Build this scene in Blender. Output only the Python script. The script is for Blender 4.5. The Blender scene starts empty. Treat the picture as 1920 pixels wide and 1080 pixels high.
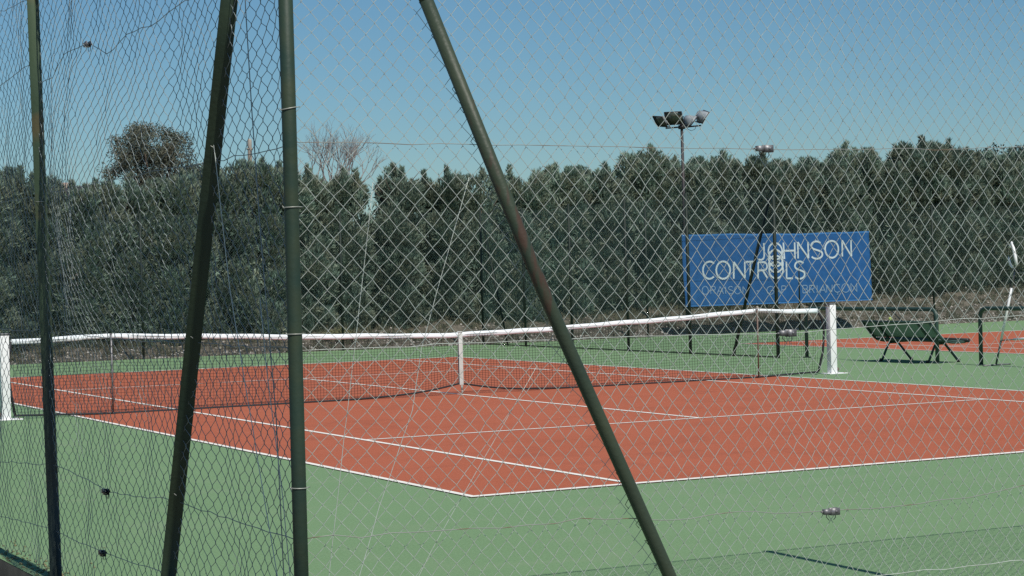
import bpy, math, random
import numpy as np
from mathutils import Matrix, Vector

scene = bpy.context.scene
COL = scene.collection
rng = np.random.default_rng(7)
PI = math.pi

# ------------------------------------------------------------------ helpers
def mesh_from(name, V, F):
    """V (n,3) array, F list of equal-length index arrays [(m,4) and/or (k,3)]"""
    me = bpy.data.meshes.new(name)
    V = np.asarray(V, dtype=np.float32)
    if not isinstance(F, list):
        F = [F]
    F = [np.asarray(f, dtype=np.int32) for f in F if len(f)]
    me.vertices.add(len(V))
    me.vertices.foreach_set('co', V.ravel())
    nl = sum(f.size for f in F)
    npoly = sum(len(f) for f in F)
    me.loops.add(nl)
    me.loops.foreach_set('vertex_index', np.concatenate([f.ravel() for f in F]))
    me.polygons.add(npoly)
    starts = []
    s = 0
    for f in F:
        k = f.shape[1]
        starts.append(s + np.arange(len(f)) * k)
        s += f.size
    me.polygons.foreach_set('loop_start', np.concatenate(starts).astype(np.int32))
    me.update(calc_edges=True)
    me.validate()
    return me

class MB:
    """collects shapes, links them as ONE mesh object"""
    def __init__(self):
        self.v = []; self.f4 = []; self.f3 = []; self.n = 0
    def add(self, V, f4=None, f3=None):
        V = np.asarray(V, float)
        self.v.append(V)
        if f4 is not None and len(f4): self.f4.append(np.asarray(f4, int) + self.n)
        if f3 is not None and len(f3): self.f3.append(np.asarray(f3, int) + self.n)
        self.n += len(V)
        return self
    def box(self, c, s, R=None):
        x, y, z = [a / 2 for a in s]
        V = np.array([[-x,-y,-z],[x,-y,-z],[x,y,-z],[-x,y,-z],[-x,-y,z],[x,-y,z],[x,y,z],[-x,y,z]])
        if R is not None: V = V @ np.asarray(R).T
        return self.add(V + np.array(c), [[0,3,2,1],[4,5,6,7],[0,1,5,4],[1,2,6,5],[2,3,7,6],[3,0,4,7]])
    def loft(self, rings, caps=True):
        """rings: list of (k,3) loops"""
        k = len(rings[0]); V = np.concatenate(rings); f = []
        for i in range(len(rings) - 1):
            for j in range(k):
                f.append([i*k+j, i*k+(j+1) % k, (i+1)*k+(j+1) % k, (i+1)*k+j])
        f3 = []
        if caps:
            n = len(V)
            V = np.concatenate([V, [rings[0].mean(0), rings[-1].mean(0)]])
            m = (len(rings) - 1) * k
            for j in range(k):
                f3.append([n, (j+1) % k, j]); f3.append([n+1, m+j, m+(j+1) % k])
        return self.add(V, f, f3)
    def tube(self, pts, r, sides=10, caps=True):
        pts = np.asarray(pts, float); n = len(pts)
        r = np.broadcast_to(r, (n,))
        T = np.gradient(pts, axis=0) if n > 2 else np.repeat([pts[1] - pts[0]], 2, 0)
        T = T / np.linalg.norm(T, axis=1)[:, None]
        ref = np.array([0, 0, 1.0]) if abs(T[0][2]) < .9 else np.array([1.0, 0, 0])
        a0 = np.cross(T[0], ref); a0 /= np.linalg.norm(a0)
        rings = []; an = np.linspace(0, 2*PI, sides, endpoint=False)
        for i in range(n):
            a0 = a0 - T[i] * (a0 @ T[i]); a0 /= np.linalg.norm(a0)
            b = np.cross(T[i], a0)
            rings.append(pts[i] + r[i] * (np.cos(an)[:, None] * a0 + np.sin(an)[:, None] * b))
        return self.loft(rings, caps)
    def mass(self, P, r, sides=5, ref=(0.31, 0.83, 0.46)):
        """P (n,m,3): n polylines of m points, vectorised thin tubes. r scalar or (n,m)"""
        n, m, _ = P.shape
        T = np.gradient(P, axis=1) if m > 2 else np.repeat((P[:, 1:] - P[:, :1]), 2, axis=1)
        T /= np.linalg.norm(T, axis=2)[..., None] + 1e-12
        a = np.cross(T, np.array(ref)); a /= np.linalg.norm(a, axis=2)[..., None] + 1e-12
        b = np.cross(T, a)
        an = np.linspace(0, 2*PI, sides, endpoint=False)
        rr = np.broadcast_to(np.asarray(r, float), (n, m))[..., None, None]
        V = P[:, :, None, :] + rr * (np.cos(an)[None, None, :, None] * a[:, :, None, :] + np.sin(an)[None, None, :, None] * b[:, :, None, :])
        idx = np.arange(n*m*sides).reshape(n, m, sides)
        nx = np.roll(idx, -1, axis=2)
        f = np.stack([idx[:, :-1], nx[:, :-1], nx[:, 1:], idx[:, 1:]], axis=-1).reshape(-1, 4)
        return self.add(V.reshape(-1, 3), f)
    def build(self, name, mat, parent=None, smooth=False, loc=None, bevel=0.0):
        V = np.concatenate(self.v)
        if parent is not None:
            V = V - np.array(parent.location)
        elif loc is not None:
            V = V - np.array(loc)
        F = []
        if self.f4: F.append(np.concatenate(self.f4))
        if self.f3: F.append(np.concatenate(self.f3))
        me = mesh_from(name, V, F)
        me.materials.append(mat)
        if smooth:
            me.polygons.foreach_set('use_smooth', np.ones(len(me.polygons), bool))
        o = bpy.data.objects.new(name, me); COL.objects.link(o)
        if parent is not None: o.parent = parent
        elif loc is not None: o.location = loc
        if bevel:
            md = o.modifiers.new('edge', 'BEVEL'); md.width = bevel; md.segments = 2; md.limit_method = 'ANGLE'
        return o

def sub(mb, name, mat, part, thing, **k):
    """sub-part: child of a part (parts sit at their thing's origin)"""
    V = [v - np.array(thing.location) for v in mb.v]
    mb.v = V
    o = mb.build(name, mat, None, **k)
    o.parent = part
    return o

def tag(o, label=None, cat=None, group=None, kind=None):
    if label: o['label'] = label
    if cat: o['category'] = cat
    if group: o['group'] = group
    if kind: o['kind'] = kind
    return o

def empty(name, loc):
    o = bpy.data.objects.new(name, None); COL.objects.link(o)
    o.location = loc; o.empty_display_size = .3
    return o

# ------------------------------------------------------------------ materials
def mat(name, base, rough=.6, metal=0., spec=.5, var=None, scale=8., detail=5., var2=None, scale2=40., bump=0., bscale=60., objvar=0., coords='Object', thresh=(.35, .65), var3=None, scale3=2.5):
    m = bpy.data.materials.new(name); m.use_nodes = True
    nt = m.node_tree; N = nt.nodes; L = nt.links
    b = N['Principled BSDF']
    b.inputs['Roughness'].default_value = rough
    b.inputs['Metallic'].default_value = metal
    b.inputs['Specular IOR Level'].default_value = spec
    tc = N.new('ShaderNodeTexCoord')
    rgb = N.new('ShaderNodeRGB'); rgb.outputs[0].default_value = (*base, 1)
    cur = rgb.outputs[0]
    for vv, sc in ((var, scale), (var2, scale2)):
        if vv is None: continue
        nz = N.new('ShaderNodeTexNoise'); nz.inputs['Scale'].default_value = sc; nz.inputs['Detail'].default_value = detail
        L.new(tc.outputs[coords], nz.inputs['Vector'])
        rp = N.new('ShaderNodeMapRange'); rp.inputs[1].default_value = thresh[0]; rp.inputs[2].default_value = thresh[1]
        L.new(nz.outputs['Fac'], rp.inputs[0])
        mx = N.new('ShaderNodeMix'); mx.data_type = 'RGBA'
        L.new(rp.outputs[0], mx.inputs[0]); L.new(cur, mx.inputs[6]); mx.inputs[7].default_value = (*vv, 1)
        cur = mx.outputs[2]
    if var3:
        nz = N.new('ShaderNodeTexNoise'); nz.inputs['Scale'].default_value = scale3; nz.inputs['Detail'].default_value = 8; nz.inputs['Distortion'].default_value = 1.2
        L.new(tc.outputs[coords], nz.inputs['Vector'])
        rp = N.new('ShaderNodeMapRange'); rp.inputs[1].default_value = .52; rp.inputs[2].default_value = .78; rp.inputs[4].default_value = .7
        L.new(nz.outputs['Fac'], rp.inputs[0])
        mx = N.new('ShaderNodeMix'); mx.data_type = 'RGBA'
        L.new(rp.outputs[0], mx.inputs[0]); L.new(cur, mx.inputs[6]); mx.inputs[7].default_value = (*var3, 1)
        cur = mx.outputs[2]
    if objvar:
        oi = N.new('ShaderNodeObjectInfo')
        mr = N.new('ShaderNodeMapRange'); mr.inputs[3].default_value = 1 - objvar; mr.inputs[4].default_value = 1 + objvar
        L.new(oi.outputs['Random'], mr.inputs[0])
        hs = N.new('ShaderNodeHueSaturation'); L.new(mr.outputs[0], hs.inputs['Value']); L.new(cur, hs.inputs['Color'])
        cur = hs.outputs[0]
    L.new(cur, b.inputs['Base Color'])
    if bump:
        nz = N.new('ShaderNodeTexNoise'); nz.inputs['Scale'].default_value = bscale; nz.inputs['Detail'].default_value = 3
        L.new(tc.outputs[coords], nz.inputs['Vector'])
        bp = N.new('ShaderNodeBump'); bp.inputs['Strength'].default_value = bump; bp.inputs['Distance'].default_value = .01
        L.new(nz.outputs['Fac'], bp.inputs['Height']); L.new(bp.outputs[0], b.inputs['Normal'])
    return m

M = {}
M['green'] = mat('green_acrylic', (.168, .272, .136), .85, spec=.2, var=(.143, .24, .117), scale=.3, var2=(.186, .298, .152), scale2=55, var3=(.205, .285, .165), scale3=1.3, bump=.25, bscale=300)
M['red'] = mat('red_acrylic', (.39, .112, .060), .85, spec=.2, var=(.35, .094, .046), scale=.4, var2=(.43, .127, .066), scale2=60, var3=(.305, .09, .05), scale3=1.6, bump=.25, bscale=300)
M['line'] = mat('line_paint', (.80, .78, .70), .8, spec=.2, var=(.70, .66, .57), scale=6, var2=(.86, .84, .77), scale2=40)
M['slab'] = mat('slab_concrete', (.030, .032, .028), .95, var=(.018, .02, .018), scale=6)
M['soil'] = mat('gravel_soil', (.17, .145, .12), .95, var=(.10, .09, .07), scale=1.2, var2=(.26, .235, .20), scale2=22, bump=.8, bscale=30)
M['bank'] = mat('stony_bank', (.085, .072, .052), .95, var=(.05, .048, .03), scale=1.3, var2=(.15, .13, .10), scale2=7, bump=.9, bscale=25)
M['stone'] = mat('limestone', (.60, .56, .49), .9, var=(.32, .28, .24), scale=9, objvar=.2)
M['galv'] = mat('galvanised_wire', (.44, .505, .44), .5, metal=.1, spec=.5, var=(.36, .37, .32), scale=6, var2=(.54, .58, .52), scale2=40)
M['rustwire'] = mat('weathered_wire', (.30, .31, .28), .55, metal=.3, var=(.20, .13, .085), scale=5, thresh=(.5, .6))
M['hexwire'] = mat('dull_netting_wire', (.18, .22, .22), .48, metal=.4, spec=1.0, var=(.22, .25, .24), scale=12)
M['farwire'] = mat('green_coated_wire', (.15, .235, .205), .5, var=(.17, .25, .22), scale=3)
M['post'] = mat('dark_green_post_paint', (.027, .046, .031), .55, spec=.25, var=(.052, .066, .034), scale=1.6, var2=(.022, .046, .034), scale2=7, bump=.15, bscale=40)
M['farpost'] = mat('far_post_paint', (.010, .020, .016), .6, spec=.3, var=(.018, .028, .02), scale=2)
M['white'] = mat('white_paint', (.86, .86, .85), .45, var=(.80, .80, .78), scale=4)
M['tape'] = mat('white_webbing', (.84, .90, .92), .75, var=(.79, .85, .86), scale=5)
M['strap'] = mat('grubby_strap', (.64, .69, .66), .8, var=(.52, .53, .48), scale=7)
M['cord'] = mat('black_net_cord', (.012, .012, .013), .8)
M['blackband'] = mat('black_band', (.012, .013, .016), .7)
M['tan'] = mat('dull_stick', (.16, .11, .085), .6)
M['banner'] = mat('blue_vinyl', (.015, .090, .252), .55, spec=.35, var=(.019, .106, .285), scale=1.1, var2=(.013, .08, .225), scale2=6, bump=.15, bscale=6)
M['letters'] = mat('pale_lettering', (.52, .59, .60), .6, var=(.42, .5, .53), scale=8)
M['smallletters'] = mat('faded_lettering', (.20, .30, .42), .6, var=(.13, .225, .35), scale=10)
M['hem'] = mat('blue_hem', (.03, .15, .38), .6)
M['bench'] = mat('bench_green', (.022, .052, .042), .5, var=(.03, .065, .05), scale=3)
M['benchpanel'] = mat('bench_panel_green', (.15, .235, .195), .6, var=(.17, .25, .21), scale=2)
M['dark'] = mat('black_plastic', (.012, .014, .014), .5)
M['zinc'] = mat('zinc_fitting', (.28, .28, .285), .5, metal=.5, var=(.12, .11, .11), scale=30)
M['blacktens'] = mat('dark_fitting', (.03, .032, .033), .3, metal=.5)
M['ball'] = mat('yellow_green_felt', (.42, .50, .12), .9)
M['tie'] = mat('pale_tie_wire', (.36, .37, .32), .5, metal=.3)
M['lamp'] = mat('floodlight_grey', (.30, .33, .35), .5, metal=.2, var=(.22, .25, .27), scale=6)
M['lampglass'] = mat('floodlight_glass', (.085, .10, .078), .12, spec=.6, var=(.06, .07, .055), scale=5)
M['mast'] = mat('mast_paint', (.022, .024, .028), .6, var=(.04, .03, .028), scale=2)
M['cypress'] = mat('cypress_foliage', (.205, .288, .220), .8, spec=.15, var=(.10, .152, .120), scale=1.7, var2=(.245, .262, .185), scale2=2.6, objvar=.16, thresh=(.42, .68))
def translucent(m, w):
    """thin foliage lets some light through"""
    nt = m.node_tree; N = nt.nodes; L = nt.links; b = N['Principled BSDF']; out = N['Material Output']
    t = N.new('ShaderNodeBsdfTranslucent'); L.new(b.inputs['Base Color'].links[0].from_socket, t.inputs['Color'])
    x = N.new('ShaderNodeMixShader'); x.inputs[0].default_value = w
    L.new(b.outputs[0], x.inputs[1]); L.new(t.outputs[0], x.inputs[2]); L.new(x.outputs[0], out.inputs['Surface'])
translucent(M['cypress'], .14)
M['cypressbark'] = mat('cypress_bark', (.10, .075, .055), .9)
M['oak'] = mat('evergreen_oak_foliage', (.098, .120, .084), .75, spec=.25, var=(.070, .092, .068), scale=1.2, var2=(.125, .118, .082), scale2=2.4)
M['bark'] = mat('grey_brown_bark', (.17, .125, .105), .9, var=(.22, .165, .14), scale=3)
M['palebark'] = mat('pale_grey_bark', (.25, .222, .205), .9, var=(.31, .275, .25), scale=3)
M['shrub'] = mat('yellow_green_shrub', (.21, .20, .085), .8, var=(.12, .13, .06), scale=6)
M['concrete'] = mat('beige_concrete', (.36, .32, .265), .9, var=(.28, .23, .18), scale=3)
M['plaster'] = mat('pinkish_plaster', (.38, .27, .225), .9, var=(.30, .22, .18), scale=1)
M['rooftile'] = mat('dark_roof_tiles', (.05, .045, .042), .8, var=(.08, .06, .05), scale=3)
M['window'] = mat('window_glass', (.03, .035, .04), .1)
M['hill'] = mat('hill_scrub', (.06, .07, .045), .95, var=(.045, .055, .035), scale=.1)
M['pine'] = mat('dark_pine', (.045, .062, .046), .8, var=(.035, .05, .038), scale=.4)
M['weeds'] = mat('weeds', (.075, .085, .045), .85, var=(.17, .145, .085), scale=1.6, var2=(.05, .06, .035), scale2=4)
M['drygrass'] = mat('dry_grass', (.22, .19, .10), .9, var=(.12, .13, .06), scale=5)

def wear_mat(name, paint, worn, low_tone, zsplit):
    """angle-iron paint: weathered above a ragged boundary, darker colour below it"""
    m = mat(name, paint, .5, var=worn, scale=3.2, detail=6, thresh=(.54, .66), bump=.2, bscale=40)
    nt = m.node_tree; N = nt.nodes; L = nt.links
    b = N['Principled BSDF']; prev = b.inputs['Base Color'].links[0].from_socket
    g = N.new('ShaderNodeNewGeometry'); sx = N.new('ShaderNodeSeparateXYZ'); L.new(g.outputs['Position'], sx.inputs[0])
    nz = N.new('ShaderNodeTexNoise'); nz.inputs['Scale'].default_value = 3; nz.inputs['Detail'].default_value = 5
    ad = N.new('ShaderNodeMath'); ad.operation = 'MULTIPLY_ADD'; ad.inputs[1].default_value = .9
    L.new(nz.outputs['Fac'], ad.inputs[0]); L.new(sx.outputs['Z'], ad.inputs[2])
    mr = N.new('ShaderNodeMapRange'); mr.inputs[1].default_value = zsplit + .25; mr.inputs[2].default_value = zsplit + .65
    L.new(ad.outputs[0], mr.inputs[0])
    mx = N.new('ShaderNodeMix'); mx.data_type = 'RGBA'
    L.new(mr.outputs[0], mx.inputs[0]); mx.inputs[6].default_value = (*low_tone, 1); L.new(prev, mx.inputs[7])
    L.new(mx.outputs[2], b.inputs['Base Color'])
    return m
def rust_mat():
    """green paint with a long ragged rust patch on the middle of the bar"""
    m = mat('rust_streaked_post', (.030, .048, .033), .5, spec=.3, var=(.048, .062, .036), scale=2.5, bump=.2, bscale=40)
    nt = m.node_tree; N = nt.nodes; L = nt.links; b = N['Principled BSDF']; prev = b.inputs['Base Color'].links[0].from_socket
    g = N.new('ShaderNodeNewGeometry'); sx = N.new('ShaderNodeSeparateXYZ'); L.new(g.outputs['Position'], sx.inputs[0])
    mp = N.new('ShaderNodeMapping'); mp.inputs['Scale'].default_value = (26, 26, 4.0); L.new(g.outputs['Position'], mp.inputs[0])
    nz = N.new('ShaderNodeTexNoise'); nz.inputs['Scale'].default_value = 1; nz.inputs['Detail'].default_value = 6; L.new(mp.outputs[0], nz.inputs['Vector'])
    d = N.new('ShaderNodeMath'); d.operation = 'SUBTRACT'; d.inputs[1].default_value = 1.80; L.new(sx.outputs['Z'], d.inputs[0])
    a = N.new('ShaderNodeMath'); a.operation = 'ABSOLUTE'; L.new(d.outputs[0], a.inputs[0])
    e = N.new('ShaderNodeMath'); e.operation = 'MULTIPLY_ADD'; e.inputs[1].default_value = -.33; e.inputs[2].default_value = .115; L.new(a.outputs[0], e.inputs[0])
    f = N.new('ShaderNodeMath'); f.operation = 'ADD'; L.new(e.outputs[0], f.inputs[0]); L.new(nz.outputs['Fac'], f.inputs[1])
    mr = N.new('ShaderNodeMapRange'); mr.inputs[1].default_value = .54; mr.inputs[2].default_value = .68; L.new(f.outputs[0], mr.inputs[0])
    mx = N.new('ShaderNodeMix'); mx.data_type = 'RGBA'; L.new(mr.outputs[0], mx.inputs[0]); L.new(prev, mx.inputs[6]); mx.inputs[7].default_value = (.066, .041, .028, 1)
    L.new(mx.outputs[2], b.inputs['Base Color'])
    return m
M['rustpost'] = rust_mat()
M['angle'] = wear_mat('angle_iron_paint', (.046, .074, .038), (.088, .078, .034), (.014, .024, .018), 1.35)
M['anglebrace'] = mat('angle_brace_paint', (.022, .040, .025), .55, spec=.3, var=(.034, .052, .028), scale=2.5, bump=.2, bscale=40)

# ------------------------------------------------------------------ ground, court
XL, XR, YN, YF = -9.38, 27.2, -18.55, 18.15          # the hard-court slab
def sheet(name, x0, x1, y0, y1, z, m, thick=0.0):
    mb = MB()
    if thick:
        mb.box(((x0+x1)/2, (y0+y1)/2, z - thick/2), (x1-x0, y1-y0, thick))
    else:
        mb.add([[x0,y0,z],[x1,y0,z],[x1,y1,z],[x0,y1,z]], [[0,1,2,3]])
    return mb.build(name, m)

tag(sheet('ground', -900, 900, -900, 900, -.125, M['soil']), kind='structure')
# slab: green top and bare concrete sides
tag(sheet('court_slab', XL, XR, YN, YF, -.004, M['slab'], .3), kind='structure')
tag(sheet('court_surface', XL, XR, YN, YF, 0, M['green']), kind='structure')
mb = MB()
for cx in (0, 17.85):
    x0, x1, y0, y1, z = (cx - 5.485 if cx else -5.56), cx + 5.485, (-11.885 if cx else -12.03), 11.885, .004
    mb.add([[x0,y0,z],[x1,y0,z],[x1,y1,z],[x0,y1,z]], [[0,1,2,3]])
tag(mb.build('playing_area', M['red']), kind='structure')
mb = MB()
def line(x0, x1, y0, y1, z=.008):
    mb.add([[x0,y0,z],[x1,y0,z],[x1,y1,z],[x0,y1,z]], [[0,1,2,3]])
w = .05
for cx in (0, 17.85):
    xl, xr = (cx - 5.485 if cx else -5.56), cx + 5.485
    yn, yf = (-11.885 if cx else -12.03), 11.885
    line(xl, xl + .062, yn, yf); line(xr - .062, xr, yn, yf)
    for a in (cx - 4.115, cx + 4.115): line(a - .03, a + .03, yn + .09, yf - .09)
    line(xl + .062, xr - .062, yn, yn + .09); line(xl + .062, xr - .062, yf - .09, yf)
    for b in (-6.40, 6.40): line(cx - 4.085, cx + 4.085, b - .029, b + .029)
    line(cx - .029, cx + .029, -6.371, 6.371)
    line(cx - .025, cx + .025, yn + .09, yn + .19); line(cx - .025, cx + .025, yf - .19, yf - .09)
tag(mb.build('court_lines', M['line']), kind='structure')

# stony bank and the plateau behind it
def bank_z(x, y):
    t = np.clip((y - 18.25) / 3.3, 0, 1)
    rise = .27 + .027 * np.clip(x, -5, 30)
    base = rise * (t * t * (3 - 2 * t)) * .55 + rise * t * .45
    n = .05*np.sin(x*1.9 + y*1.3) + .04*np.sin(x*4.1 - y*2.7 + 1) + .03*np.sin(x*8.3 + 2*y) + .022*np.sin(y*9 - x*6.1)
    return -.06 + base + n * np.clip((y - 18.2) / .6, 0, 1) * np.clip((60 - y) / 30, 0, 1)
gx = np.concatenate([np.linspace(-60, -8, 14), np.arange(-7, 45, .14), np.linspace(46, 120, 16)])
gy = np.concatenate([np.arange(18.16, 23, .14), np.linspace(23.3, 70, 26)])
GX, GY = np.meshgrid(gx, gy)
V = np.stack([GX, GY, bank_z(GX, GY)], -1).reshape(-1, 3)
nx, ny = len(gx), len(gy)
I = np.arange(nx*ny).reshape(ny, nx)
tag(MB().add(V, np.stack([I[:-1,:-1], I[:-1,1:], I[1:,1:], I[1:,:-1]], -1).reshape(-1, 4)).build('stony_terrain', M['bank'], smooth=True), kind='structure')

# loose stones on the bank
def stones(pts, sizes, name, m, seed):
    r = np.random.default_rng(seed); mb = MB()
    base = np.array([[1,0,0],[-1,0,0],[0,1,0],[0,-1,0],[0,0,1],[0,0,-1]], float)
    f3 = [[0,2,4],[2,1,4],[1,3,4],[3,0,4],[2,0,5],[1,2,5],[3,1,5],[0,3,5]]
    for p, s in zip(pts, sizes):
        v = base * s * r.uniform(.55, 1.25, (6, 1)) * np.array([1, 1, .7]); a = r.uniform(0, 6.3); c, q = math.cos(a), math.sin(a)
        v = v @ np.array([[c,-q,0],[q,c,0],[0,0,1]]).T
        mb.add(v + p, None, f3)
    return mb.build(name, m)
px = rng.uniform(-4, 34, 5200); py = 18.22 + 3.3 * rng.beta(.6, 1.7, 5200)
ps = .016 + .085 * rng.beta(1.0, 4.5, 5200)
tag(stones(np.stack([px, py, bank_z(px, py) + .006], -1), ps, 'loose_stones', M['stone'], 1), 'pale loose stones scattered over the brown bank behind the back fence', 'stones', kind='stuff')
px = rng.uniform(-11.6, -9.46, 900); py = rng.uniform(-15.5, -10.5, 900)
tag(stones(np.stack([px, py, np.full(900, -.118)], -1), rng.uniform(.008, .03, 900), 'gravel', M['stone'], 2), 'grey gravel outside the court slab at the lower left corner', 'gravel', kind='stuff')
# dry leaves / grit along the foot of the netting
px = np.concatenate([rng.normal(-9.28, .06, 240), [-8.96, -8.99, -9.1, -8.7, -8.5]]); py = np.concatenate([rng.uniform(-15, -11.5, 240), [-13.77, -13.95, -13.4, -13.1, -14.6]])
px = np.clip(px, XL + .02, 0)
tag(stones(np.stack([px, py, np.full(245, .004)], -1), rng.uniform(.005, .016, 245), 'litter', M['drygrass'], 3), 'dry leaf litter along the foot of the wire netting', 'leaf litter', kind='stuff')

# ------------------------------------------------------------------ near chain-link fence (right)
YR, XLF, HT = -18.3, -9.28, 3.36
def wob(a, b, amp, s):
    return amp * (np.sin(a*1.7 + b*1.1 + s) * .5 + np.sin(a*3.9 - b*2.3 + 2*s) * .3 + np.sin(a*8.1 + b*5.7 + 3*s) * .2)

def chain_link(x0, x1, z0, z1, W, H, r, sides, seed, amp, jit, place, tight=0.0):
    """spirals of wire hooked together; place(u, d, z) -> world. u along the fence, d across it"""
    w = W/2; n = int((x1 - x0)/w); K = int((z1 - z0)/(H/2)) + 1
    g = np.random.default_rng(seed)
    i = np.arange(n)[:, None]; k = np.arange(K)[None, :]
    right = ((i + k) % 2) == 1
    node = i + right
    ju = g.normal(0, jit, (n + 2, K)); jz = g.normal(0, jit, (n + 2, K)); jd = g.normal(0, jit*.8, (n + 2, K))
    t_ = np.clip(node*w/3.4, 0, None); u = x0 + node*w - tight*w*node*np.clip(t_, 0, 1)*.5; z = z0 + k * H/2 + 0*u
    U = u + ju[node, k] + wob(u, z, amp*.7, seed) + np.where(right, .0022, -.0022)
    Z = z + jz[node, k] + wob(z, u, amp*.5, seed + 2)
    D = jd[node, k] + wob(u*.9, z*1.2, amp*1.6, seed + 5) + np.where(right, .0025, -.0025)
    return MB().mass(place(U, D, np.clip(Z, .005, None)), r, sides)

fence = tag(empty('chain_link_fence', (-9.29, YR, 0)), 'near grey diamond chain link fence with a round corner post and slanting rusty brace', 'fence')
chain_link(-9.255, 9.3, .03, HT, .081, .0838, .0016, 6, 3, .014, .0022,
           lambda U, D, Z: np.stack([U, YR + .036 + D, Z], -1), .22).build('wire_mesh', M['galv'], fence)
cp = MB().tube([(-9.29, YR, -.12), (-9.29, YR, 1.0), (-9.289, YR, 2.2), (-9.292, YR, 3.42)], .0295, 20)
cp.tube([(-9.292, YR, 3.42), (-9.292, YR, 3.435), (-9.292, YR, 3.447)], [.034, .03, .012], 20)
cpo = cp.build('corner_post', M['post'], fence, smooth=True)
an = np.linspace(0, 2*PI, 26)
for z, tilt in ((2.395, .006), (1.998, 0.001), (1.488, 0), (.868, -.001), (3.02, .004)):
    ring = np.stack([-9.29 + .0318*np.cos(an), YR + .0318*np.sin(an), z + tilt*np.cos(an)], -1)
    t = MB().tube(ring, .0024, 6)
    t.tube([(-9.257, YR, z + tilt), (-9.235, YR + .02, z + tilt*1.5)], .0022, 5)
    t.tube([(-9.29 - .034, YR - .004, z - tilt), (-9.332, YR - .012, z - tilt + .006), (-9.326, YR - .016, z - tilt - .004)], .002, 5)
    sub(t, 'wire_tie', M['tie'], cpo, fence, smooth=True)
MB().tube([(-8.68, YR - .018, 2.853), (-8.174, YR - .018, 1.642), (-7.577, YR - .018, .356), (-7.41, YR - .018, 0)], .0295, 18).build('slanting_brace', M['rustpost'], fence, smooth=True)
# upper stub of the brace up to the corner post top
MB().tube([(-8.68, YR - .018, 2.853), (-8.86, YR - .018, 3.30)], .0295, 18).build('brace_head', M['rustpost'], fence, smooth=True)
for xp in (-5.41, -1.6, 2.2, 6.0, 9.1):
    MB().tube([(xp, YR, -.12), (xp, YR, 1.6), (xp + .01, YR, 3.42)], .027, 16).build('fence_post', M['post'], fence, smooth=True)

def wire(pts, r, thing, m, name='tension_wire', seed=0, sag=.006, step=.12):
    g = np.random.default_rng(seed); out = []
    for a, b in zip(pts[:-1], pts[1:]):
        a, b = np.array(a, float), np.array(b, float)
        n = max(2, int(np.linalg.norm(b - a)/step))
        for t in np.linspace(0, 1, n, endpoint=False): out.append(a + (b - a)*t)
    out.append(np.array(pts[-1], float)); out = np.array(out)
    out[1:-1, 2] += g.normal(0, sag, len(out) - 2)
    out[1:-1, 0:2] += g.normal(0, sag*.5, (len(out) - 2, 2))
    return MB().tube(out, r, 6).build(name, m, thing, smooth=True)

def tensioner(c, thing, part, ax, m, s=1.0):
    """ratchet wire strainer: bent-plate body, axle with a square end, cheek slots and wire tails"""
    c = np.array(c); a = np.array(ax, float); up = np.array([0, 0, 1.]); n = np.cross(a, up)
    R = np.column_stack([a, n, up]); t = MB(); s = s*.72
    t.box(c + a*.018*s + up*.024*s*0, (.066*s, .005*s, .044*s), R)
    t.box(c + a*.018*s + n*.03*s, (.066*s, .005*s, .044*s), R)
    t.box(c - a*.040*s + n*.015*s, (.05*s, .030*s, .034*s), R)
    t.box(c + a*.018*s + n*.015*s - up*.022*s, (.066*s, .034*s, .004*s), R)
    t.tube([c + a*.02*s - n*.014*s, c + a*.02*s + n*.044*s], .0075*s, 8)
    t.tube([c + a*.02*s - n*.018*s, c + a*.02*s - n*.014*s], .010*s, 4)
    t.tube([c + a*.035*s - up*.02*s, c + a*.037*s - up*.042*s, c + a*.022*s - up*.056*s], .0028*s, 5)
    t.tube([c - a*.032*s - up*.015*s, c - a*.034*s - up*.036*s, c - a*.012*s - up*.058*s], .0028*s, 5)
    t.tube([c - a*.064*s + n*.012*s, c - a*.082*s + n*.012*s], .006*s, 6)
    return sub(t, 'tensioner', m, part, thing)

yw = YR + .012
R2 = wire([(-9.27, yw, 2.26), (-8.365, yw, 2.254), (-7.006, yw, 2.241), (-6.3, yw, 2.243), (-5.504, yw, 2.258), (9.1, yw, 2.25)], .0016, fence, M['rustwire'], seed=1, sag=.003)
tensioner((-7.006, yw, 2.243), fence, R2, (1, 0, 0), M['zinc'])
R3 = wire([(-9.27, yw, 1.42), (-7.686, yw, 1.419), (-6.915, yw, 1.402), (-5.529, yw, 1.442), (9.1, yw, 1.43)], .0016, fence, M['galv'], seed=2, sag=.002)
tensioner((-6.905, yw, 1.404), fence, R3, (1, 0, 0), M['zinc'])
R4 = wire([(-9.27, yw, .66), (-7.75, yw, .625), (-7.6, yw, .606), (-7.45, yw, .60), (-7.2, yw, .612), (-7.0, yw, .588), (-6.69, yw, .572), (-6.2, yw, .567), (-5.9, yw, .578), (-5.556, yw, .608), (9.1, yw, .60)], .0019, fence, M['rustwire'], seed=3, sag=.004)
tensioner((-6.69, yw, .574), fence, R4, (1, 0, 0), M['zinc'])
wire([(-9.27, yw, .25), (-6.43, yw, .252), (-5.5, yw, .251), (9.1, yw, .25)], .0018, fence, M['galv'], seed=4, sag=.003)
wire([(-9.27, yw, 3.0), (-5.5, yw, 3.0), (9.1, yw, 3.0)], .0018, fence, M['rustwire'], seed=5, sag=.004)
wire([(-9.27, yw, 3.37), (-7.2, yw, 3.35), (-5.46, yw, 3.37), (-3.4, yw, 3.36), (9.1, yw, 3.37)], .008, fence, M['rustwire'], seed=6, sag=.004)
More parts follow.
